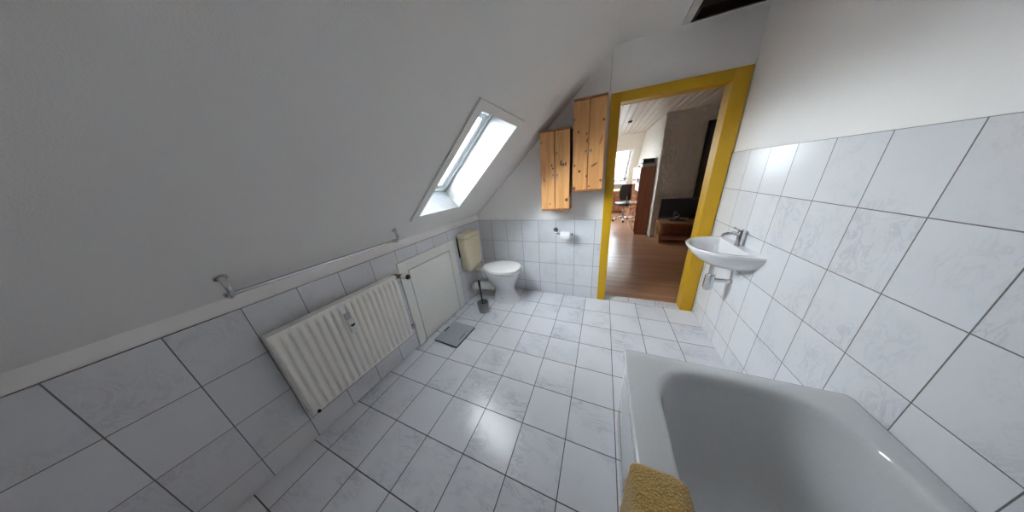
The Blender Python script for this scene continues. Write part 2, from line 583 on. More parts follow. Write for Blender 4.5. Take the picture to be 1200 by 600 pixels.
def frame4(bm, x0, x1, y0, y1, w, z0, z1, wt=None, wb=None):
    wt = wt or w; wb = wb or w
    box(bm, x0, x0 + w, y0, y1, z0, z1); box(bm, x1 - w, x1, y0, y1, z0, z1)
    box(bm, x0 + w, x1 - w, y0, y0 + wb, z0, z1); box(bm, x0 + w, x1 - w, y1 - wt, y1, z0, z1)


bm = bmesh.new()                                    # lining boards of the opening
box(bm, H0 - .008, H0, U0 - .008, U1 + .008, -.35, .002); box(bm, H1, H1 + .008, U0 - .008, U1 + .008, -.35, .002)
box(bm, H0, H1, U0 - .008, U0, -.35, .002); box(bm, H0, H1, U1, U1 + .008, -.35, .002)
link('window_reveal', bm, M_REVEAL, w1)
bm = bmesh.new()                                    # flat casing on the slope
box(bm, H0 - .064, H0 - .002, U0 - .03, U1 + .056, 0, .014)
box(bm, H0 - .002, H1 + .045, U1 + .002, U1 + .056, 0, .014)
box(bm, H1 + .002, H1 + .045, U0 - .02, U1 + .002, 0, .006)
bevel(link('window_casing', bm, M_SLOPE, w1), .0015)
bm = bmesh.new()
frame4(bm, H0 - .006, H1 + .006, U0 - .006, U1 + .006, .03, -.27, -.205, wt=.09)
bevel(link('window_frame', bm, M_PVC, w1), .004)
bm = bmesh.new()
frame4(bm, H0 + .022, H1 - .022, U0 + .022, U1 - .08, .045, -.262, -.222, wt=.06)
sash = bevel(link('window_sash', bm, M_PVC, w1), .006)
bxo('window_pane', H0 + .06, H1 - .06, U0 + .06, U1 - .13, -.256, -.244, M_GLASS, w1)
bm = bmesh.new()
box(bm, H0 + .1, H1 - .1, U1 - .085, U1 - .055, -.205, -.17)
box(bm, H0 + .2, H0 + .26, U1 - .06, U1 - .03, -.206, -.185)
bevel(link('window_handle', bm, M_STEEL, w1), .006)
bm = bmesh.new()
box(bm, H1 - .075, H1 - .035, U1 - .06, U1 - .02, -.206, -.175)
bevel(link('window_hinge', bm, M_STEEL, w1), .006)

# ---- ceiling hatch: dark board lid standing in its opening
hatch = empty('ceiling_hatch', ((HX0 + HX1) / 2, (HY0 + HY1) / 2, CEIL), 0,
              'dark brown attic hatch in the ceiling close to the doorway wall', 'hatch')
hx, hy = (HX1 - HX0) / 2, (HY1 - HY0) / 2
bm = bmesh.new()
frame4(bm, -hx - .002, hx + .002, -hy - .002, hy + .002, .022, -.002, .11)
link('hatch_lining', bm, M_DKWOOD, hatch)
bm = bmesh.new(); box(bm, -hx + .02, hx - .02, -hy + .02, hy - .02, .05, .075)
bevel(link('hatch_lid', bm, M_DKWOOD, hatch), .003)
bm = bmesh.new()
box(bm, -hx - .055, -hx - .002, -hy - .06, hy - .002, -.006, .004)
box(bm, -hx - .002, hx, -hy - .06, -hy - .002, -.006, .004)
bevel(link('hatch_casing', bm, M_TRIMWHITE, hatch), .003)

# ---- yellow door frame
d1 = empty('door_1', kind='structure')
bm = bmesh.new()
box(bm, 1.490, 1.569, -.018, .004, 0, 2.018)
box(bm, 2.285, 2.384, -.018, .004, 0, 2.018)
box(bm, 1.569, 2.285, -.018, .004, 1.945, 2.018)
bevel(link('door_casing', bm, M_YEL, d1), .003)
bm = bmesh.new()
box(bm, DX0 - .004, 1.571, .004, .108, 0, 1.958)
box(bm, 2.287, DX1 + .004, .004, .108, 0, 1.958)
box(bm, 1.571, 2.287, .004, .108, 1.947, 1.96)
bevel(link('door_jamb', bm, M_YEL, d1), .002)
bm = bmesh.new()
box(bm, 1.49, 1.569, .1, .116, 0, 2.02); box(bm, 2.287, 2.37, .1, .116, 0, 2.02); box(bm, 1.569, 2.287, .1, .116, 1.945, 2.02)
bevel(link('door_casing', bm, M_YEL, d1), .003)
# thin cable clipped to the wall above the frame corner
bm = bmesh.new()
tube(bm, [(1.478, .004, 2.345), (1.480, .004, 2.2), (1.479, .004, 2.04)], .0025, 8)
tag(link('wall_cable', bm, M_TRIMWHITE, smooth=True), 'thin white cable running down the wall to the yellow door frame', 'cable')

# ================================================================== LEFT WALL THINGS (frame: x off the wall, -y along it)
# ---- radiator
R0, R1, RZ0, RZ1 = 1.345, 2.062, .222, .79
rad = empty('radiator', (0, 0, 0), ROT_L, 'white ribbed panel radiator hung on the tiled knee wall', 'radiator')
NR = 19
pitch_r = (R1 - R0) / NR


def ribbed(bm, x0, depth, sgn):
    prof = []
    for i in range(NR):
        y = -R1 + i * pitch_r
        for f_, dd in ((0, 0), (.10, .0), (.24, .9), (.34, 1), (.66, 1), (.76, .9), (.90, 0)):
            prof.append((y + f_ * pitch_r, dd))
    prof.append((-R0, 0))
    rows = [(RZ0, .35), (RZ0 + .012, .35), (RZ0 + .04, 1), (RZ1 - .06, 1), (RZ1 - .03, .35), (RZ1, .35)]
    g_ = [[bm.verts.new((x0 + sgn * depth * (d_ if e == 1 else max(d_ * .2, e)), y, z)) for y, d_ in prof] for z, e in rows]
    for a_, b_ in zip(g_, g_[1:]):
        for i in range(len(a_) - 1):
            bm.faces.new((a_[i], a_[i + 1], b_[i + 1], b_[i]))


bm = bmesh.new(); ribbed(bm, .076, .027, 1)
o = link('front_panel', bm, M_RAD, rad, smooth=True)
o.data.set_sharp_from_angle(angle=math.radians(60))
so = o.modifiers.new('thick', 'SOLIDIFY'); so.thickness = .003
bevel(bxo('rear_panel', .04, .052, -R1, -R0, RZ0, RZ1 - .01, M_RAD, rad), .003)
bm = bmesh.new()
box(bm, .036, .094, -R1, -R1 + .004, RZ0 + .02, RZ1)
bevel(link('side_cover', bm, M_RAD, rad), .0015)
bm = bmesh.new(); box(bm, .036, .094, -R0 - .004, -R0, RZ0 + .02, RZ1)
bevel(link('side_cover', bm, M_RAD, rad), .0015)
bm = bmesh.new()
box(bm, .04, .09, -R1, -R0, RZ1 - .006, RZ1)
bevel(link('top_grille', bm, M_RAD, rad), .002)
for y in (-R1 + .1, -R0 - .08):
    bm = bmesh.new()
    box(bm, .001, .06, y - .012, y + .012, RZ0 + .0, RZ0 + .02); box(bm, .001, .006, y - .012, y + .012, RZ0, RZ0 + .4)
    link('wall_bracket', bm, M_STEEL, rad)
# supply valve at the top, return valve at the bottom, both at the door side
bm = bmesh.new()
tube(bm, [(.0, -1.292, .755), (.03, -1.292, .755), (.06, -1.292, .755)], .010, 12)
tube(bm, [(.06, -1.35, .755), (.06, -1.292, .755), (.06, -1.275, .755)], .012, 12)
tube(bm, [(.05, -1.292, .755), (.085, -1.292, .755)], .015, 8)
vb = link('valve_body', bm, M_BRASS, rad, smooth=True, auto=40)
bm = bmesh.new()
tube(bm, [(.085, -1.292, .755), (.092, -1.292, .755), (.125, -1.292, .757), (.15, -1.292, .758)], [.015, .021, .022, .020], 20)
th = link('valve_head', bm, M_RAD, rad, smooth=True, auto=40)
bm = bmesh.new()
tube(bm, [(.149, -1.292, .758), (.158, -1.292, .758), (.163, -1.292, .758)], [.020, .019, .014], 20)
link('head_cap', bm, M_BLACK, th, smooth=True, auto=40)
bm = bmesh.new()
tube(bm, [(.0, -1.30, .27), (.06, -1.30, .27)], .009, 10)
tube(bm, [(.06, -1.345, .27), (.06, -1.285, .27)], .011, 10)
tube(bm, [(.06, -1.30, .252), (.06, -1.30, .295)], .012, 10)
link('return_valve', bm, M_STEEL, rad, smooth=True, auto=40)
bm = bmesh.new()
tube(bm, [(.1, -R1 + .03, RZ0 + .02), (.112, -R1 + .03, RZ0 + .02)], .008, 10)
link('vent_plug', bm, M_BLACK, rad, smooth=True, auto=40)
# heat cost meter clipped on the front
hm = bxo('heat_meter', .1075, .134, -1.752, -1.716, .575, .672, M_WHITE, bv=.006, seg=3)
hm.rotation_euler = (0, 0, ROT_L)
tag(hm, 'small white heat meter box clipped to the radiator front', 'heat meter')
bm = bmesh.new()
vs = [(.1345, -1.734 + .0135 * math.cos(t), .640 + .017 * math.sin(t)) for t in [PI + PI * i / 14 for i in range(15)]]
loft(bm, [[(x - .002, y, z) for x, y, z in vs], [(x + .0006, y, z) for x, y, z in vs]])
link('meter_display', bm, M_BLACK, hm)
bm = bmesh.new()
box(bm, .1075, .115, -1.750, -1.718, .672, .715)
link('meter_back_plate', bm, M_STEEL, hm)

# ---- access panel in the knee wall
P0, P1, PZ = .56, 1.262, .842
ap = empty('access_panel', (0, 0, 0), ROT_L, 'grey white wooden access door in a flat frame in the knee wall', 'access door')
bm = bmesh.new()
D0, D1, DZ0, DZ1 = .655, 1.176, .012, .745
box(bm, 0, .02, -P1, -D1 - .006, 0, PZ); box(bm, 0, .02, -D0 + .005, -P0, 0, PZ)
box(bm, 0, .02, -D1 - .006, -D0 + .005, DZ1 + .006, PZ)
bevel(link('panel_frame', bm, M_PANEL, ap), .0015)
bxo('rebate_shadow', .0, .004, -D1 - .007, -D0 + .006, .001, DZ1 + .007, M_DARKGAP, ap)  # black sheet that paints the shade in the gap round the door
bxo('panel_door', .004, .02, -D1 + .001, -D0 - .001, DZ0, DZ1 - .001, M_PANEL, ap, bv=.0012)

# ---- towel rail on the slope
rail = empty('towel_rail', label='chrome towel rail below the sloping wall above the radiator', cat='towel rail')
rail.matrix_world = M_S
bm = bmesh.new()
tube(bm, [(-2.10, .098, .045), (-1.275, .098, .045)], .009, 16)
link('rail_bar', bm, M_CHROME, rail, smooth=True, auto=40)
for hh_ in (-1.288, -2.085):
    bm = bmesh.new()
    tube(bm, [(hh_, .098, .045), (hh_, .105, .060), (hh_, .128, .068), (hh_, .155, .058), (hh_, .172, .035), (hh_, .178, .012), (hh_, .178, .001)],
         [.010, .010, .0095, .0095, .010, .011, .014], 14)
    tube(bm, [(hh_ - .014, .098, .045), (hh_ + .016, .098, .045)], .0125, 16)
    b_ = link('rail_bracket', bm, M_CHROME, rail, smooth=True, auto=40)
    bm = bmesh.new(); tube(bm, [(hh_, .178, .0), (hh_, .178, .007)], .02, 18)
    link('mount_plate', bm, M_CHROME, b_, smooth=True, auto=40)

# ================================================================== TOILET CORNER
# cistern on the knee wall
cis = empty('toilet_cistern', (0, 0, 0), ROT_L, 'beige plastic toilet cistern hung on the tiled knee wall', 'cistern')
bm = bmesh.new()
yc, hy_ = -.355, .142


def cist(z, gx, gy, r):
    return rrect(.006 + gx / 2, yc, gx / 2, gy, r, z, 6)


loft(bm, [cist(.425, .085, .095, .03), cist(.430, .105, .115, .035), cist(.45, .122, .130, .04), cist(.50, .130, .138, .04), cist(.80, .132, .143, .035), cist(.822, .132, .143, .035)])
link('cistern_tank', bm, M_BEIGE, cis, smooth=True, auto=40)
bm = bmesh.new()
loft(bm, [cist(.831, .126, .138, .033), cist(.8315, .137, .148, .035), cist(.862, .134, .145, .035), cist(.874, .124, .134, .03), cist(.877, .10, .11, .02)])
link('cistern_lid', bm, M_BEIGE, cis, smooth=True, auto=40)
bm = bmesh.new(); box(bm, -.004, .009, -.488, -.225, .60, .85)
bevel(link('shadow_backing', bm, M_DARKGAP, cis), .002)  # black sheet standing in for the shadow behind the cistern
# flush pipe with its connector, red stop valve
bm = bmesh.new()
tube(bm, [(.07, -.30, .43), (.07, -.30, .405), (.078, -.298, .385), (.10, -.29, .373), (.14, -.28, .368), (.172, -.27, .366)], .019, 14)
fp = link('flush_pipe', bm, M_BEIGE, cis, smooth=True, auto=50)
bm = bmesh.new(); tube(bm, [(.07, -.30, .408), (.07, -.30, .428)], .027, 16)
link('pipe_nut', bm, M_BEIGE, fp, smooth=True, auto=40)
bm = bmesh.new()
tube(bm, [(.0, -.19, .44), (.05, -.19, .44)], .008, 10); tube(bm, [(.05, -.19, .43), (.05, -.19, .49)], .009, 10)
sv_ = empty('stop_valve', label='small stop valve with red handle beside the cistern', cat='valve')
sv_.rotation_euler = (0, 0, ROT_L)
link('valve_pipe', bm, M_STEEL, sv_, smooth=True, auto=40)
bm = bmesh.new(); tube(bm, [(.05, -.19, .44), (.09, -.19, .44)], [.018, .016], 12)
link('valve_handle', bm, M_RED, sv_, smooth=True, auto=40)

# toilet bowl, pointing away from the knee wall
toi = empty('toilet', (.16, -.27, 0), math.radians(-2), 'white ceramic floor standing toilet with closed lid', 'toilet')


def egg(z, cx, a, b, back=1.0, n=40, p=2.3):
    out = []
    for k in range(n):
        t = 2 * PI * k / n
        c, s_ = math.cos(t), math.sin(t)
        x = a * math.copysign(abs(c) ** (2 / p), c)
        y = b * math.copysign(abs(s_) ** (2 / p), s_)
        if c < 0: y *= 1 - (1 - back) * (abs(c) ** 1.5)
        out.append((cx + x, y, z))
    return out


bm = bmesh.new()
loft(bm, [egg(0, .285, .178, .118, .8), egg(.008, .285, .178, .118, .8), egg(.03, .283, .170, .108, .8), egg(.09, .278, .142, .088, .8),
          egg(.15, .265, .128, .078, .85), egg(.20, .252, .142, .088, .8), egg(.25, .243, .18, .122, .75), egg(.30, .24, .205, .15, .7),
          egg(.345, .242, .225, .171, .65), egg(.375, .245, .235, .18, .62), egg(.395, .247, .238, .183, .6), egg(.404, .247, .232, .178, .6)])
link('bowl', bm, M_CERAM, toi, smooth=True, auto=60)
bm = bmesh.new()
loft(bm, [egg(.406, .25, .236, .182, .55), egg(.410, .25, .242, .187, .55), egg(.420, .25, .242, .187, .55), egg(.424, .25, .236, .182, .55)])
seat = link('seat', bm, M_LID, toi, smooth=True, auto=50)
bm = bmesh.new()
loft(bm, [egg(.430, .25, .236, .182, .55), egg(.433, .25, .243, .188, .55), egg(.440, .25, .241, .186, .55), egg(.447, .25, .225, .172, .55), egg(.451, .25, .16, .12, .6), egg(.452, .25, .05, .04, .8)])
link('lid', bm, M_LID, toi, smooth=True, auto=60)
for y in (-.07, .07):
    bm = bmesh.new(); tube(bm, [(.03, y - .018, .42), (.03, y + .018, .42)], .014, 14)
    link('hinge', bm, M_LID, toi, smooth=True, auto=50)
bm = bmesh.new()
box(bm, .005, .12, -.085, .085, .29, .403)
bevel(link('rear_deck', bm, M_CERAM, toi), .02, 4)
for s_ in (-1,):
    bm = bmesh.new(); tube(bm, [(.27, -.092, .06), (.27, -.104, .055)], .009, 12)
    link('fixing_cap', bm, M_STEEL, toi, smooth=True)

# white ribbed waste connector running from the toilet foot into the knee wall
bm = bmesh.new()
pts, rr_ = [], []
for i in range(41):
    f_ = i / 40
    x = .02 + .27 * f_
    pts.append((x, -.345 + .06 * f_, .155 + .02 * math.sin(f_ * PI)))
    rr_.append(.05 + (.006 if .45 < f_ < .8 and i % 3 == 0 else 0) + (.008 if f_ > .86 else 0) + (.012 if f_ < .10 else 0))
tube(bm, pts, rr_, 24)
wp = link('waste_pipe', bm, M_PIPE, smooth=True, auto=60)
tag(wp, 'white ribbed waste pipe between toilet foot and knee wall', 'pipe')
wp.rotation_euler = (0, 0, 0)
bm = bmesh.new()
tube(bm, [(.036, -.343, .157), (.044, -.341, .157)], .075, 28)
link('wall_rosette', bm, M_PIPE, wp, smooth=True, auto=40)

# toilet brush in its pot
tb = empty('toilet_brush', (.287, -.600, 0), 0, 'grey toilet brush standing in a dark grey pot beside the toilet', 'toilet brush')
bm = bmesh.new()
lathe(bm, [(.050, 0), (.054, .004), (.060, .06), (.064, .118), (.066, .121), (.064, .124), (.059, .121), (.055, .06), (.050, .012), (.0005, .011)], n=32, cap1=False)
bmesh.ops.remove_doubles(bm, verts=bm.verts[:], dist=1e-5)
link('brush_pot', bm, M_BRUSH, tb, smooth=True, auto=40)
bm = bmesh.new()
tube(bm, [(0, 0, .07), (-.003, 0, .14), (-.006, .0, .28), (-.008, .0, .33)], [.008, .008, .0085, .011], 12)
tube(bm, [(-.008, 0, .33), (-.0085, 0, .37), (-.009, 0, .395), (-.009, 0, .40)], [.0125, .014, .012, .005], 14)
link('brush_handle', bm, M_BLACK, tb, smooth=True, auto=40)
bm = bmesh.new()
rg = []
for i in range(9):
    z = .018 + .07 * i / 8
    rg.append([((.030 + .004 * ((i + k) % 2)) * math.sin(PI * (.15 + .7 * i / 8)) * math.cos(2 * PI * k / 24),
                (.030 + .004 * ((i + k) % 2)) * math.sin(PI * (.15 + .7 * i / 8)) * math.sin(2 * PI * k / 24), z) for k in range(24)])
loft(bm, rg)
link('brush_head', bm, M_WHITE, tb)

# bathroom scale flat on the floor
scl = empty('bathroom_scale', (.2035, -1.033, 0), math.radians(-3.2), 'flat grey bathroom scale lying on the floor tiles', 'scale')
bm = bmesh.new(); loft(bm, [rrect(0, 0, .134, .140, .006, .004, 4), rrect(0, 0, .138, .143, .006, .007, 4), rrect(0, 0, .138, .143, .006, .018, 4)])
link('scale_base', bm, M_BLACK, scl, auto=30)
bm = bmesh.new(); loft(bm, [rrect(0, 0, .139, .144, .006, .018, 4), rrect(0, 0, .139, .144, .006, .022, 4), rrect(0, 0, .137, .142, .006, .0235, 4)])
link('scale_platform', bm, M_SCALE, scl, auto=30)
bxo('display', -.128, -.112, -.02, .05, .0225, .0245, M_BLACK, scl, bv=.0006)
bxo('zero_button', .100, .106, -.06, .03, .0225, .0243, M_BLACK, scl, bv=.0006)
for x in (-.11, .11):
    for y in (-.115, .115):
        bm = bmesh.new(); tube(bm, [(x, y, 0), (x, y, .006)], .012, 12)
        link('foot', bm, M_BLACK, scl, smooth=True, auto=40)

# toilet roll holder on the back wall
tp = empty('toilet_roll_holder', (1.008, 0, .828), 0, 'chrome toilet roll holder on the tiled back wall', 'toilet roll holder')
bm = bmesh.new()
tube(bm, [(0, 0, 0), (0, -.006, 0), (0, -.012, 0)], [.026, .026, .021], 24)
link('wall_rosette', bm, M_DCHROME, tp, smooth=True, auto=40)
bm = bmesh.new()
tube(bm, [(0, -.01, 0), (0, -.035, -.002), (.004, -.052, -.010), (.018, -.064, -.022), (.035, -.068, -.028), (.06, -.068, -.03), (.19, -.068, -.030)],
     [.008, .008, .008, .0075, .0065, .006, .006], 12)
link('holder_arm', bm, M_CHROME, tp, smooth=True, auto=50)
bm = bmesh.new(); tube(bm, [(.184, -.068, -.03), (.192, -.068, -.03), (.20, -.068, -.03)], [.009, .012, .008], 14)
link('end_knob', bm, M_DGREY, tp, smooth=True, auto=50)
bm = bmesh.new()
ro = [(x, r) for x, r in ((1.072, .019), (1.072, .034), (1.074, .036), (1.176, .036), (1.178, .034), (1.178, .019))]
n = 32
loft(bm, [[(x, -.068 + r * math.cos(2 * PI * k / n), .787 + r * math.sin(2 * PI * k / n)) for k in range(n)] for x, r in ro + [ro[0]]], False, False)
bmesh.ops.remove_doubles(bm, verts=bm.verts[:], dist=1e-6)
rl = link('toilet_roll', bm, M_PAPER, smooth=True, auto=40)
tag(rl, 'white toilet paper roll on the chrome holder', 'toilet paper')
bm = bmesh.new()
box(bm, 1.078, 1.172, -.1045, -.103, .755, .790)
link('loose_sheet', bm, M_PAPER, rl)

# ================================================================== PINE CABINETS
def cabinet(x0, x1, z0, z1, dep, mats, label):
    r_ = empty('wall_cabinet', ((x0 + x1) / 2, 0, z0), 0, label, 'cabinet', 'pine wall cabinets')
    w, h = x1 - x0, z1 - z0
    hw = w / 2
    bm = bmesh.new()
    box(bm, -hw + .004, -hw + .019, -dep + .018, 0, .014, h - .014)
    box(bm, hw - .019, hw - .004, -dep + .018, 0, .014, h - .014)
    box(bm, -hw + .019, hw - .019, -.012, -.004, .014, h - .014)
    bevel(link('carcass', bm, mats[2], r_), .001)
    for nm, za, zb in (('bottom_board', 0, .015), ('top_board', h - .015, h)):
        bxo(nm, -hw, hw, -dep - .004, 0, za, zb, M_PINE_E, r_, bv=.002)
    for k, (a_, b_) in enumerate(((-hw + .003, -.003), (.003, hw - .003))):
        d_ = bxo('door', a_, b_, -dep, -dep + .016, .017, h - .017, mats[k], r_, bv=.0015)
        x = -.020 if k == 0 else .020
        bm = bmesh.new()
        n = 16
        zc = h * .46
        pts = [(x + .014 * math.cos(2 * PI * i / n), -dep - .008, zc - .012 + .014 * math.sin(2 * PI * i / n)) for i in range(n)]
        rings = []
        for i in range(n):
            t = 2 * PI * i / n
            c = Vector(pts[i]); rad_ = Vector((math.cos(t), 0, math.sin(t)))
            rings.append([c + (rad_ * math.cos(2 * PI * j / 6) + Vector((0, 1, 0)) * math.sin(2 * PI * j / 6)) * .0017 for j in range(6)])
        loft(bm, rings + [rings[0]], False, False)
        bmesh.ops.remove_doubles(bm, verts=bm.verts[:], dist=1e-6)
        tube(bm, [(x, -dep, zc + .002), (x, -dep - .006, zc + .002), (x, -dep - .011, zc + .002)], [.010, .008, .004], 12)
        link('ring_pull', bm, M_STEEL, d_, smooth=True, auto=60)
    return r_


cabinet(.900, 1.180, 1.077, 1.800, .19, (M_PINE_A, M_PINE_B, M_PINE_E), 'lower pine wall cabinet with two doors tucked under the slope')
cabinet(1.203, 1.468, 1.245, 1.988, .19, (M_PINE_C, M_PINE_D, M_PINE_E), 'higher pine wall cabinet with two doors beside the yellow door frame')

# ================================================================== WASH BASIN
sink = empty('wash_basin', (XR, -.48, 0), 0, 'small white ceramic wash basin mounted on the right wall beside the doorway', 'wash basin')


def dsh(z, ax, by, x_in=0.0, ex=2.3, n=28, cx=0):
    out = []
    for k in range(n + 1):
        t = PI * k / n - PI / 2
        c, s_ = math.cos(t), math.sin(t)
        out.append((-x_in - ax * abs(c) ** (2 / ex), by * math.copysign(abs(s_) ** (2 / ex), s_), z))
    for k in range(1, 8):
        y = by * (1 - 2 * k / 8)
        out.append((-x_in, y, z))
    return out


bm = bmesh.new()
loft(bm, [dsh(.70, .11, .08), dsh(.725, .19, .14), dsh(.765, .25, .195), dsh(.81, .288, .232), dsh(.835, .303, .246), dsh(.848, .308, .25), dsh(.856, .304, .246),
          dsh(.856, .235, .205, .05), dsh(.848, .225, .197, .053), dsh(.82, .205, .18, .058), dsh(.775, .16, .14, .07), dsh(.757, .08, .07, .10), dsh(.755, .03, .03, .12)])
link('basin_bowl', bm, M_CERAM, sink, smooth=True, auto=50)
bm = bmesh.new()
tube(bm, [(-.028, 0, .856), (-.028, 0, .90), (-.028, 0, .945)], [.022, .019, .018], 20)
tube(bm, [(-.03, 0, .93), (-.07, 0, .945), (-.115, 0, .935), (-.125, 0, .918)], [.012, .012, .011, .011], 14)
fc = link('tap', bm, M_CHROME, sink, smooth=True, auto=50)
bm = bmesh.new(); tube(bm, [(-.028, 0, .946), (-.028, 0, .962), (-.03, 0, .966)], [.020, .018, .01], 20)
tube(bm, [(-.03, 0, .958), (-.075, 0, .985)], [.006, .005], 10)
link('tap_lever', bm, M_CHROME, fc, smooth=True, auto=50)
bm = bmesh.new()
tube(bm, [(-.13, 0, .735), (-.13, 0, .60)], .016, 14); tube(bm, [(-.13, 0, .62), (-.13, 0, .52), (-.13, 0, .50)], [.03, .03, .02], 20)
tube(bm, [(-.11, 0, .58), (-.05, 0, .58), (-.0005, 0, .58)], .015, 14)
link('waste_trap', bm, M_CHROME, sink, smooth=True, auto=50)

# ================================================================== BATHTUB AND TOWEL
TX0, TX1, TY0, TY1, TZ = 1.625, XR - .002, -3.06, -1.36, .55
tub = empty('bathtub', ((TX0 + TX1) / 2, (TY0 + TY1) / 2, 0), 0, 'white enamel bathtub along the right wall', 'bathtub')
hx, hy = (TX1 - TX0) / 2, (TY1 - TY0) / 2
icx, icy, ihx, ihy = .0, .01, .272, hy - .075
ic0 = (1.742 + 2.315) / 2 - (TX0 + TX1) / 2
ihx = (2.315 - 1.742) / 2
iy1 = -1.425 - (TY0 + TY1) / 2
iy0 = -2.96 - (TY0 + TY1) / 2
icy, ihy = (iy0 + iy1) / 2, (iy1 - iy0) / 2
N8 = 12
bm = bmesh.new()
loft(bm, [rrect(0, 0, hx - .004, hy - .004, .02, TZ - .045, N8), rrect(0, 0, hx, hy, .022, TZ - .040, N8), rrect(0, 0, hx, hy, .022, TZ - .010, N8), rrect(0, 0, hx - .003, hy - .003, .02, TZ - .003, N8),
          rrect(0, 0, hx - .010, hy - .010, .018, TZ, N8),
          rrect(ic0, icy, ihx + .022, ihy + .022, .20, TZ, N8), rrect(ic0, icy, ihx + .008, ihy + .008, .19, TZ - .004, N8), rrect(ic0, icy, ihx, ihy, .185, TZ - .014, N8),
          rrect(ic0, icy, ihx - .008, ihy - .010, .18, TZ - .04, N8), rrect(ic0, icy, ihx - .028, ihy - .06, .17, TZ - .18, N8), rrect(ic0, icy, ihx - .05, ihy - .12, .16, TZ - .32, N8),
          rrect(ic0, icy, ihx - .075, ihy - .17, .14, TZ - .375, N8), rrect(ic0, icy, ihx - .11, ihy - .22, .12, TZ - .395, N8)], cap0=False)
link('tub_shell', bm, M_TUB, tub, smooth=True, auto=60)
bm = bmesh.new()
box(bm, -hx + .014, -hx + .026, -hy + .014, hy - .014, 0, TZ - .03)
box(bm, -hx + .026, hx - .002, hy - .026, hy - .014, 0, TZ - .03)
box(bm, -hx + .026, hx - .002, -hy + .014, -hy + .026, 0, TZ - .03)
bevel(link('tub_apron', bm, M_TUB, tub), .003)
bm = bmesh.new(); tube(bm, [(ic0, iy0 + .40, TZ - .396), (ic0, iy0 + .40, TZ - .392)], .028, 20)
link('drain', bm, M_CHROME, tub, smooth=True, auto=40)


# towel: a folded thick cloth hung over the rim
def cloth(path, y0, y1, th, seed, ny=34, step=.012, edge_r=.012):
    # resample the path by length
    P_ = [Vector((x, 0, z)) for x, z in path]
    L_ = [0]
    for a_, b_ in zip(P_, P_[1:]): L_.append(L_[-1] + (b_ - a_).length)
    ns = max(8, int(L_[-1] / step))
    ctr = []
    for i in range(ns + 1):
        d_ = L_[-1] * i / ns
        j = max(k for k in range(len(L_) - 1) if L_[k] <= d_ + 1e-9)
        f_ = (d_ - L_[j]) / (L_[j + 1] - L_[j])
        ctr.append(P_[j].lerp(P_[j + 1], f_))
    bm = bmesh.new()
    rings = []
    for i, c in enumerate(ctr):
        t_ = (ctr[min(i + 1, ns)] - ctr[max(i - 1, 0)]).normalized()
        nrm = Vector((-t_.z, 0, t_.x))
        if nrm.z < 0 and abs(nrm.z) > .3: nrm = -nrm
        e = min(1, math.sqrt(max(0, 1 - (1 - min(i, ns - i) / 2.0) ** 2)) if min(i, ns - i) < 2 else 1)
        e = max(e, .3)
        ring = []
        for k in range(2 * ny):
            if k < ny:
                v = k / (ny - 1); side = 1
            else:
                v = 1 - (k - ny) / (ny - 1); side = 0
            yy = y0 + (y1 - y0) * v
            dd = min(v, 1 - v) * (y1 - y0)
            rnd = math.sqrt(max(0, 1 - (1 - min(dd / edge_r, 1)) ** 2))
            w_ = noise.noise(Vector((c.x * 9 + seed, yy * 7, c.z * 9))) * .006
            ff = noise.noise(Vector((c.x * 60 + seed, yy * 60, c.z * 60))) * .0022
            p_ = c + nrm * ((side * th + (w_ + ff) * side) * (.35 + .65 * rnd) * e)
            ring.append(Vector((p_.x, yy + .004 * noise.noise(Vector((seed, c.x * 8, c.z * 8 + 3))), p_.z)))
        rings.append(ring)
    loft(bm, rings)
    return bm


tw = empty('bath_towel', (1.68, -2.05, .56), 0, 'folded yellow terry towel hanging over the bathtub rim', 'towel')
# path runs outside bottom -> over the rim -> inside; coordinates relative to the empty
ox, oz = 1.68, .56
pth = [(1.618, .20), (1.6175, .35), (1.617, .50), (1.6165, .535), (1.619, .549), (1.628, .5535), (1.66, .5545), (1.70, .5545), (1.722, .552), (1.740, .540), (1.7435, .51), (1.747, .46), (1.754, .40), (1.760, .36)]
pth = [(x - ox, z - oz) for x, z in pth]
pr = list(reversed(pth))


def tw_path(off):
    # push outward along the left normal so layers sit on one another
    out = []
    for i, (x, z) in enumerate(pth):
        a_ = Vector(pth[max(i - 1, 0)]); b_ = Vector(pth[min(i + 1, len(pth) - 1)])
        t_ = (b_ - a_).normalized()
        out.append((x - t_.y * off, z + t_.x * off))
    return out


link('lower_fold', cloth(tw_path(.001), -.17, .19, .015, 2.0), M_TOWEL, tw, smooth=True)
link('upper_fold', cloth(tw_path(.0165), -.17, .075, .011, 7.0), M_TOWEL, tw, smooth=True)

# ================================================================== THE ROOM BEYOND THE DOOR
CH = 2.285
struct(bxo('floor', .2, 4.3, .104, 8.2, -.1, -.002, M_LAM))['label'] = 'brown laminate floor'
bm = bmesh.new()
prof = [(.2, CH + .1)]
x = .2
while x < 4.3:
    prof += [(x, CH + .012), (x + .004, CH + .012), (x + .012, CH), (x + .093, CH), (x + .101, CH + .012)]
    x += .105
prof.append((4.35, CH + .1))
ra = [bm.verts.new((px_, .1, pz_)) for px_, pz_ in prof]
rb = [bm.verts.new((px_, 4.96, pz_)) for px_, pz_ in prof]
for i in range(len(prof) - 1):
    bm.faces.new((ra[i], ra[i + 1], rb[i + 1], rb[i]))
bm.faces.new((ra[0], rb[0], rb[-1], ra[-1])); bm.faces.new(ra); bm.faces.new(rb[::-1])
struct(link('ceiling', bm, M_PLANK))
bm = bmesh.new(); box(bm, .2, .32, .1, 3.1, -.1, 2.4); box(bm, .2, .32, 4.1, 8.2, -.1, 2.4)
box(bm, .2, .32, 3.1, 4.1, -.1, 1.0); box(bm, .2, .32, 3.1, 4.1, 2.1, 2.4)
struct(link('wall_left', bm, M_FARWALL))
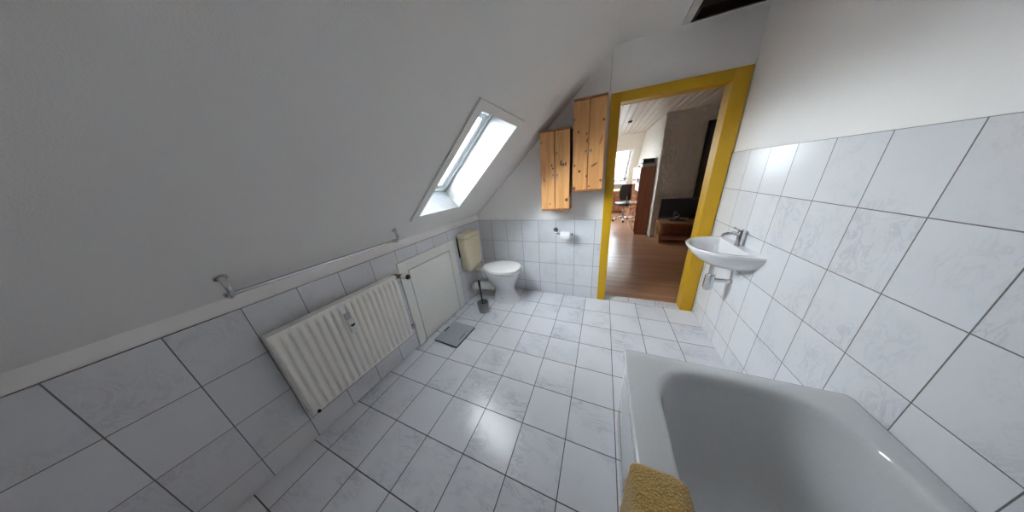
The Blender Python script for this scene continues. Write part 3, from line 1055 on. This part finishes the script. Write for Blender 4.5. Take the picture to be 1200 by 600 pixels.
struct(bxo('wall_right', 4.18, 4.3, .1, 2.9, -.1, 2.4, M_FARWALL))
struct(bxo('wall_front', 2.447, 4.3, 2.77, 8.2, -.1, 2.4, M_ROUGH))
struct(bxo('baseboard_front', 2.447, 3.02, 2.758, 2.77, 0, .06, M_TRIMWHITE))
struct(bxo('wall_rear', .2, 2.5, 7.3, 7.4, -.1, .8, M_FARWALL))
# rear roof slope with a roof window
ang2 = math.atan(.78)
h2 = Vector((1, 0, 0)); d2 = Vector((0, math.cos(ang2), -math.sin(ang2))); n2_ = Vector((0, -math.sin(ang2), -math.cos(ang2)))
M2 = Matrix((h2, d2, h2.cross(d2))).transposed().to_4x4()
M2.translation = Vector((0, 4.92, CH))
WX0, WX1, WD0, WD1 = 1.42, 2.225, .62, 2.25
bm = bmesh.new()
s2 = 1 if h2.cross(d2).z > 0 else -1
zz0, zz1 = (0, .3) if s2 > 0 else (-.3, 0)
for x0, x1, y0, y1 in ((.2, WX0, -.05, 3.2), (WX1, 2.6, -.05, 3.2), (WX0, WX1, -.05, WD0), (WX0, WX1, WD1, 3.2)):
    box(bm, x0, x1, y0, y1, zz0, zz1)
ws2 = struct(link('wall_slope', bm, M_FARWALL)); ws2.matrix_world = M2
w2 = empty('window_2', kind='structure'); w2.matrix_world = M2
bm = bmesh.new(); frame4(bm, WX0 - .045, WX1 + .045, WD0 - .045, WD1 + .045, .05, -.012, .002)
bevel(link('window_casing', bm, M_WHITE, w2), .002)
bm = bmesh.new(); frame4(bm, WX0, WX1, WD0, WD1, .012, 0, .28); link('window_reveal', bm, M_REVEAL, w2)
bm = bmesh.new(); frame4(bm, WX0 + .01, WX1 - .01, WD0 + .01, WD1 - .01, .07, .12, .18); bevel(link('window_frame', bm, M_PVC, w2), .004)
bxo('window_pane', WX0 + .07, WX1 - .07, WD0 + .07, WD1 - .07, .145, .155, M_GLASS, w2)
portal('sky_portal', M2 @ Vector(((WX0 + WX1) / 2, (WD0 + WD1) / 2, .29)), h2, -d2, WX1 - WX0, WD1 - WD0)
# assumed side window, out of view, added to light this room
w3 = empty('assumed_window_3', kind='structure')
bm = bmesh.new()
for a_, b_, c_, d_ in ((3.1, 3.17, 1.0, 2.1), (4.03, 4.1, 1.0, 2.1), (3.17, 4.03, 1.0, 1.07), (3.17, 4.03, 2.03, 2.1), (3.57, 3.63, 1.07, 2.03)):
    box(bm, .24, .3, a_, b_, c_, d_)
bevel(link('window_frame', bm, M_PVC, w3), .004)
bxo('window_pane', .265, .272, 3.17, 4.03, 1.07, 2.03, M_GLASS, w3)
portal('sky_portal', (.19, 3.6, 1.55), (0, 1, 0), (0, 0, 1), 1.0, 1.1)

# dark door in the rough wall
d2o = empty('door_2', (3.06, 2.77, 0), kind='structure')
bevel(bxo('door_panel', .05, .86, -.035, -.002, .005, 2.0, M_DKWOOD, d2o), .003)
bm = bmesh.new(); box(bm, 0, .05, -.045, -.001, 0, 2.06); box(bm, .86, .91, -.045, -.001, 0, 2.06); box(bm, .05, .86, -.045, -.001, 2.0, 2.06)
bevel(link('door_casing', bm, M_DKWOOD, d2o), .003)
bm = bmesh.new(); tube(bm, [(.78, -.035, 1.02), (.78, -.075, 1.02), (.70, -.08, 1.02)], .009, 10)
link('door_handle', bm, M_STEEL, d2o, smooth=True)

# tall cupboard
cup = empty('tall_cupboard', (2.31, 3.6, 0), 0, 'brown wooden cupboard with glossy doors standing against the side wall', 'cupboard')
bm = bmesh.new()
box(bm, -.120, .128, -.6, -.582, 0, 1.395); box(bm, -.120, .128, .582, .6, 0, 1.395); box(bm, .115, .128, -.582, .582, 0, 1.395)
box(bm, -.120, .115, -.582, .582, 0, .06)
bevel(link('carcass', bm, M_BROWN, cup), .002)
bxo('top_board', -.135, .128, -.603, .603, 1.395, 1.413, M_BROWN, cup, bv=.002)
for a_, b_ in ((-.597, -.002), (.002, .597)):
    d_ = bxo('door', -.135, -.120, a_, b_, .06, 1.393, M_BROWNG, cup, bv=.002)
    yk = -.03 if a_ < -.1 else .03
    bm = bmesh.new(); tube(bm, [(-.135, yk, .78), (-.15, yk, .78), (-.158, yk, .78)], [.006, .011, .009], 12)
    link('knob', bm, M_STEEL, d_, smooth=True)
pst = bxo('poster', -.1365, -.1352, -.58, -.05, .93, 1.37, M_POSTER, cup)
bm = bmesh.new()
for k in range(3):
    y0_ = -.50 + .14 * k
    tube(bm, [(-.1372, y0_ + .04 * math.cos(t_ * .55), 1.14 + .05 * math.sin(t_ * .9 + k)) for t_ in range(9)], .006, 6)
link('poster_drawing', bm, M_BLACK, pst, smooth=True)

b1 = bxo('storage_box', 2.20, 2.415, 3.02, 3.30, 1.4135, 1.492, M_SCALE, bv=.004)
tag(b1, 'grey box, lower of two stacked on the tall cupboard', 'box')
b1l = bxo('box_lid', 2.196, 2.419, 3.016, 3.304, 1.475, 1.4945, M_DGREY, b1, bv=.002)
b2 = bxo('storage_box', 2.205, 2.41, 3.03, 3.29, 1.496, 1.565, M_BLACK, bv=.004)
tag(b2, 'dark box, upper of two stacked on the tall cupboard', 'box')
b2l = bxo('box_lid', 2.202, 2.413, 3.027, 3.293, 1.55, 1.5685, M_DGREY, b2, bv=.002)
cm = empty('black_case', (2.26, 3.75, 1.4135), 0, 'small black object lying on the tall cupboard behind the stacked boxes', 'box')
bm = bmesh.new(); box(bm, -.05, .05, -.06, .06, 0, .035); bevel(link('case_body', bm, M_BLACK, cm), .008, 3)

# desk and chair
dk = empty('desk', (1.68, 6.05, 0), 0, 'desk with pale top under the far roof window', 'desk')
bxo('desk_top', -.55, .47, -.33, .28, .722, .75, M_DESK, dk, bv=.003)
for s_ in (-.52, .42):
    bxo('side_panel', s_, s_ + .022, -.3, .25, 0, .722, M_BROWN, dk, bv=.002)
bxo('back_panel', -.498, .42, .2, .218, .2, .722, M_BROWN, dk)
bxo('drawer_unit', .10, .415, -.28, .19, .05, .70, M_BROWN, dk, bv=.003)
for z_ in (.07, .28, .49):
    dr = bxo('drawer', .108, .408, -.296, -.281, z_, z_ + .19, M_BROWN, dk, bv=.002)
    bm = bmesh.new(); tube(bm, [(.22, -.31, z_ + .1), (.30, -.31, z_ + .1)], .006, 8)
    link('drawer_handle', bm, M_STEEL, dr, smooth=True)

chr_ = empty('office_chair', (2.045, 4.46, 0), math.radians(12), 'black office chair with chrome base beside the tall cupboard', 'chair')
bm = bmesh.new(); loft(bm, [rrect(0, 0, .20, .20, .07, .455, 6), rrect(0, 0, .225, .225, .08, .475, 6), rrect(0, 0, .225, .225, .08, .505, 6), rrect(0, 0, .20, .20, .07, .525, 6)])
link('seat', bm, M_BLACK, chr_, smooth=True, auto=50)
bm = bmesh.new()
rings = []
for i in range(9):
    f_ = i / 8
    z_ = .60 + .42 * f_
    w_ = .19 * (1 - .25 * abs(2 * f_ - 1) ** 3)
    rings.append([(x, -.22 - .03 * f_ + (.02 * (x / .2) ** 2) + dy, z_) for x, dy in
                  [(-w_, 0), (-w_ * .5, -.006), (0, -.008), (w_ * .5, -.006), (w_, 0), (w_, .03), (w_ * .5, .034), (0, .036), (-w_ * .5, .034), (-w_, .03)]])
loft(bm, rings)
link('backrest', bm, M_BLACK, chr_, smooth=True, auto=60)
bm = bmesh.new(); tube(bm, [(0, -.10, .45), (0, -.22, .46), (0, -.245, .55), (0, -.235, .72)], .014, 8)
link('back_support', bm, M_BLACK, chr_, smooth=True)
bm = bmesh.new(); tube(bm, [(0, 0, .10), (0, 0, .28), (0, 0, .281), (0, 0, .456)], [.026, .026, .016, .016], 16)
link('gas_column', bm, M_STEEL, chr_, smooth=True, auto=40)
for k in range(5):
    t = 2 * PI * k / 5 - PI / 2 - .2
    c_, s_ = math.cos(t), math.sin(t)
    bm = bmesh.new(); tube(bm, [(0, 0, .115), (.14 * c_, .14 * s_, .095), (.26 * c_, .26 * s_, .07)], [.02, .016, .011], 10)
    lg = link('base_leg', bm, M_CHROME, chr_, smooth=True)
    bm = bmesh.new(); tube(bm, [(.26 * c_ - .02 * s_, .26 * s_ + .02 * c_, .027), (.26 * c_ + .02 * s_, .26 * s_ - .02 * c_, .027)], .026, 14)
    tube(bm, [(.26 * c_, .26 * s_, .04), (.26 * c_, .26 * s_, .072)], .008, 8)
    link('castor', bm, M_BLACK, lg, smooth=True, auto=40)
for s_ in (-1, 1):
    bm = bmesh.new(); tube(bm, [(.19 * s_, .05, .47), (.25 * s_, .05, .50), (.255 * s_, .04, .66), (.25 * s_, -.02, .675), (.25 * s_, .14, .675)], .012, 8)
    link('armrest', bm, M_BLACK, chr_, smooth=True)

# desk lamp seen against the window
lp = empty('desk_lamp', (2.05, 5.95, .7505), 0, 'small black desk lamp on the desk end below the roof window', 'lamp')
bm = bmesh.new(); lathe(bm, [(.07, 0), (.07, .012), (.02, .02), (.0, .021)], n=24, cap1=False); link('lamp_base', bm, M_BLACK, lp, smooth=True, auto=40)
bm = bmesh.new(); tube(bm, [(0, 0, .015), (-.03, 0, .20), (-.06, 0, .26), (.02, 0, .36)], .007, 8); link('lamp_arm', bm, M_BLACK, lp, smooth=True)
bm = bmesh.new(); tube(bm, [(.01, 0, .37), (.05, 0, .36), (.10, 0, .325)], [.018, .03, .055], 18); link('lamp_shade', bm, M_BLACK, lp, smooth=True, auto=40)

# TV bench with slatted end
tvb = empty('tv_bench', (2.86, 2.52, 0), 0, 'low brown wooden television bench with slatted end against the rough wall', 'tv bench')
bxo('bench_top', -.34, .36, -.20, .22, .375, .40, M_BENCH, tvb, bv=.003)
bxo('bench_shelf', -.30, .34, -.18, .20, .06, .08, M_BROWN, tvb, bv=.003)
for xx in (-.325, .33):
    for yy in (-.195, .18):
        bxo('bench_post', xx, xx + .022, yy, yy + .03, 0, .375, M_BENCH, tvb, bv=.002)
    for k in range(6):
        bxo('bench_slat', xx - .008, xx + .004, -.196, .212, .035 + k * .057, .068 + k * .057, M_BENCH, tvb, bv=.002)
bxo('bench_back_board', -.30, .33, .20, .21, .08, .375, M_BROWN, tvb)

tv = empty('television', (2.835, 2.55, .4005), math.radians(0), 'black flat television standing on the low bench', 'television')
bm = bmesh.new(); box(bm, -.315, .29, .0, .035, .05, .415); bevel(link('tv_case', bm, M_BLACK, tv), .006)
bxo('screen', -.303, .278, -.0015, .0005, .066, .403, M_SCREEN, tv)
bm = bmesh.new(); box(bm, -.03, .03, .005, .03, .01, .06); box(bm, -.12, .12, -.06, .09, 0, .012); bevel(link('tv_stand', bm, M_BLACK, tv), .003)

ln = empty('tealight_holder', (2.775, 2.42, .4005), math.radians(20), 'small triangular wire tealight holder in front of the television', 'candle holder')
bm = bmesh.new()
for a_, b_ in (((-.05, 0, .0), (-.05, 0, .20)), ((-.05, 0, .20), (.055, 0, .11)), ((.055, 0, .11), (-.05, 0, .055)), ((-.05, 0, .004), (.05, 0, .004)), ((-.05, -.03, .004), (-.05, .03, .004))):
    tube(bm, [a_, b_], .003, 6)
link('wire_frame', bm, M_STEEL, ln, smooth=True)
bm = bmesh.new(); lathe(bm, [(.012, .078), (.02, .08), (.02, .105), (.017, .105), (.017, .084), (0, .083)], n=18, cap1=False)
link('tealight_cup', bm, M_POSTER, ln, smooth=True, auto=40)

det = bxo('ceiling_speaker', 1.855, 1.925, 2.98, 3.07, CH - .03, CH - .0005, M_DGREY, bv=.006)
tag(det, 'small dark grey square detector on the planked ceiling', 'detector')
det.name = 'smoke_detector'

SC.render.film_transparent = False
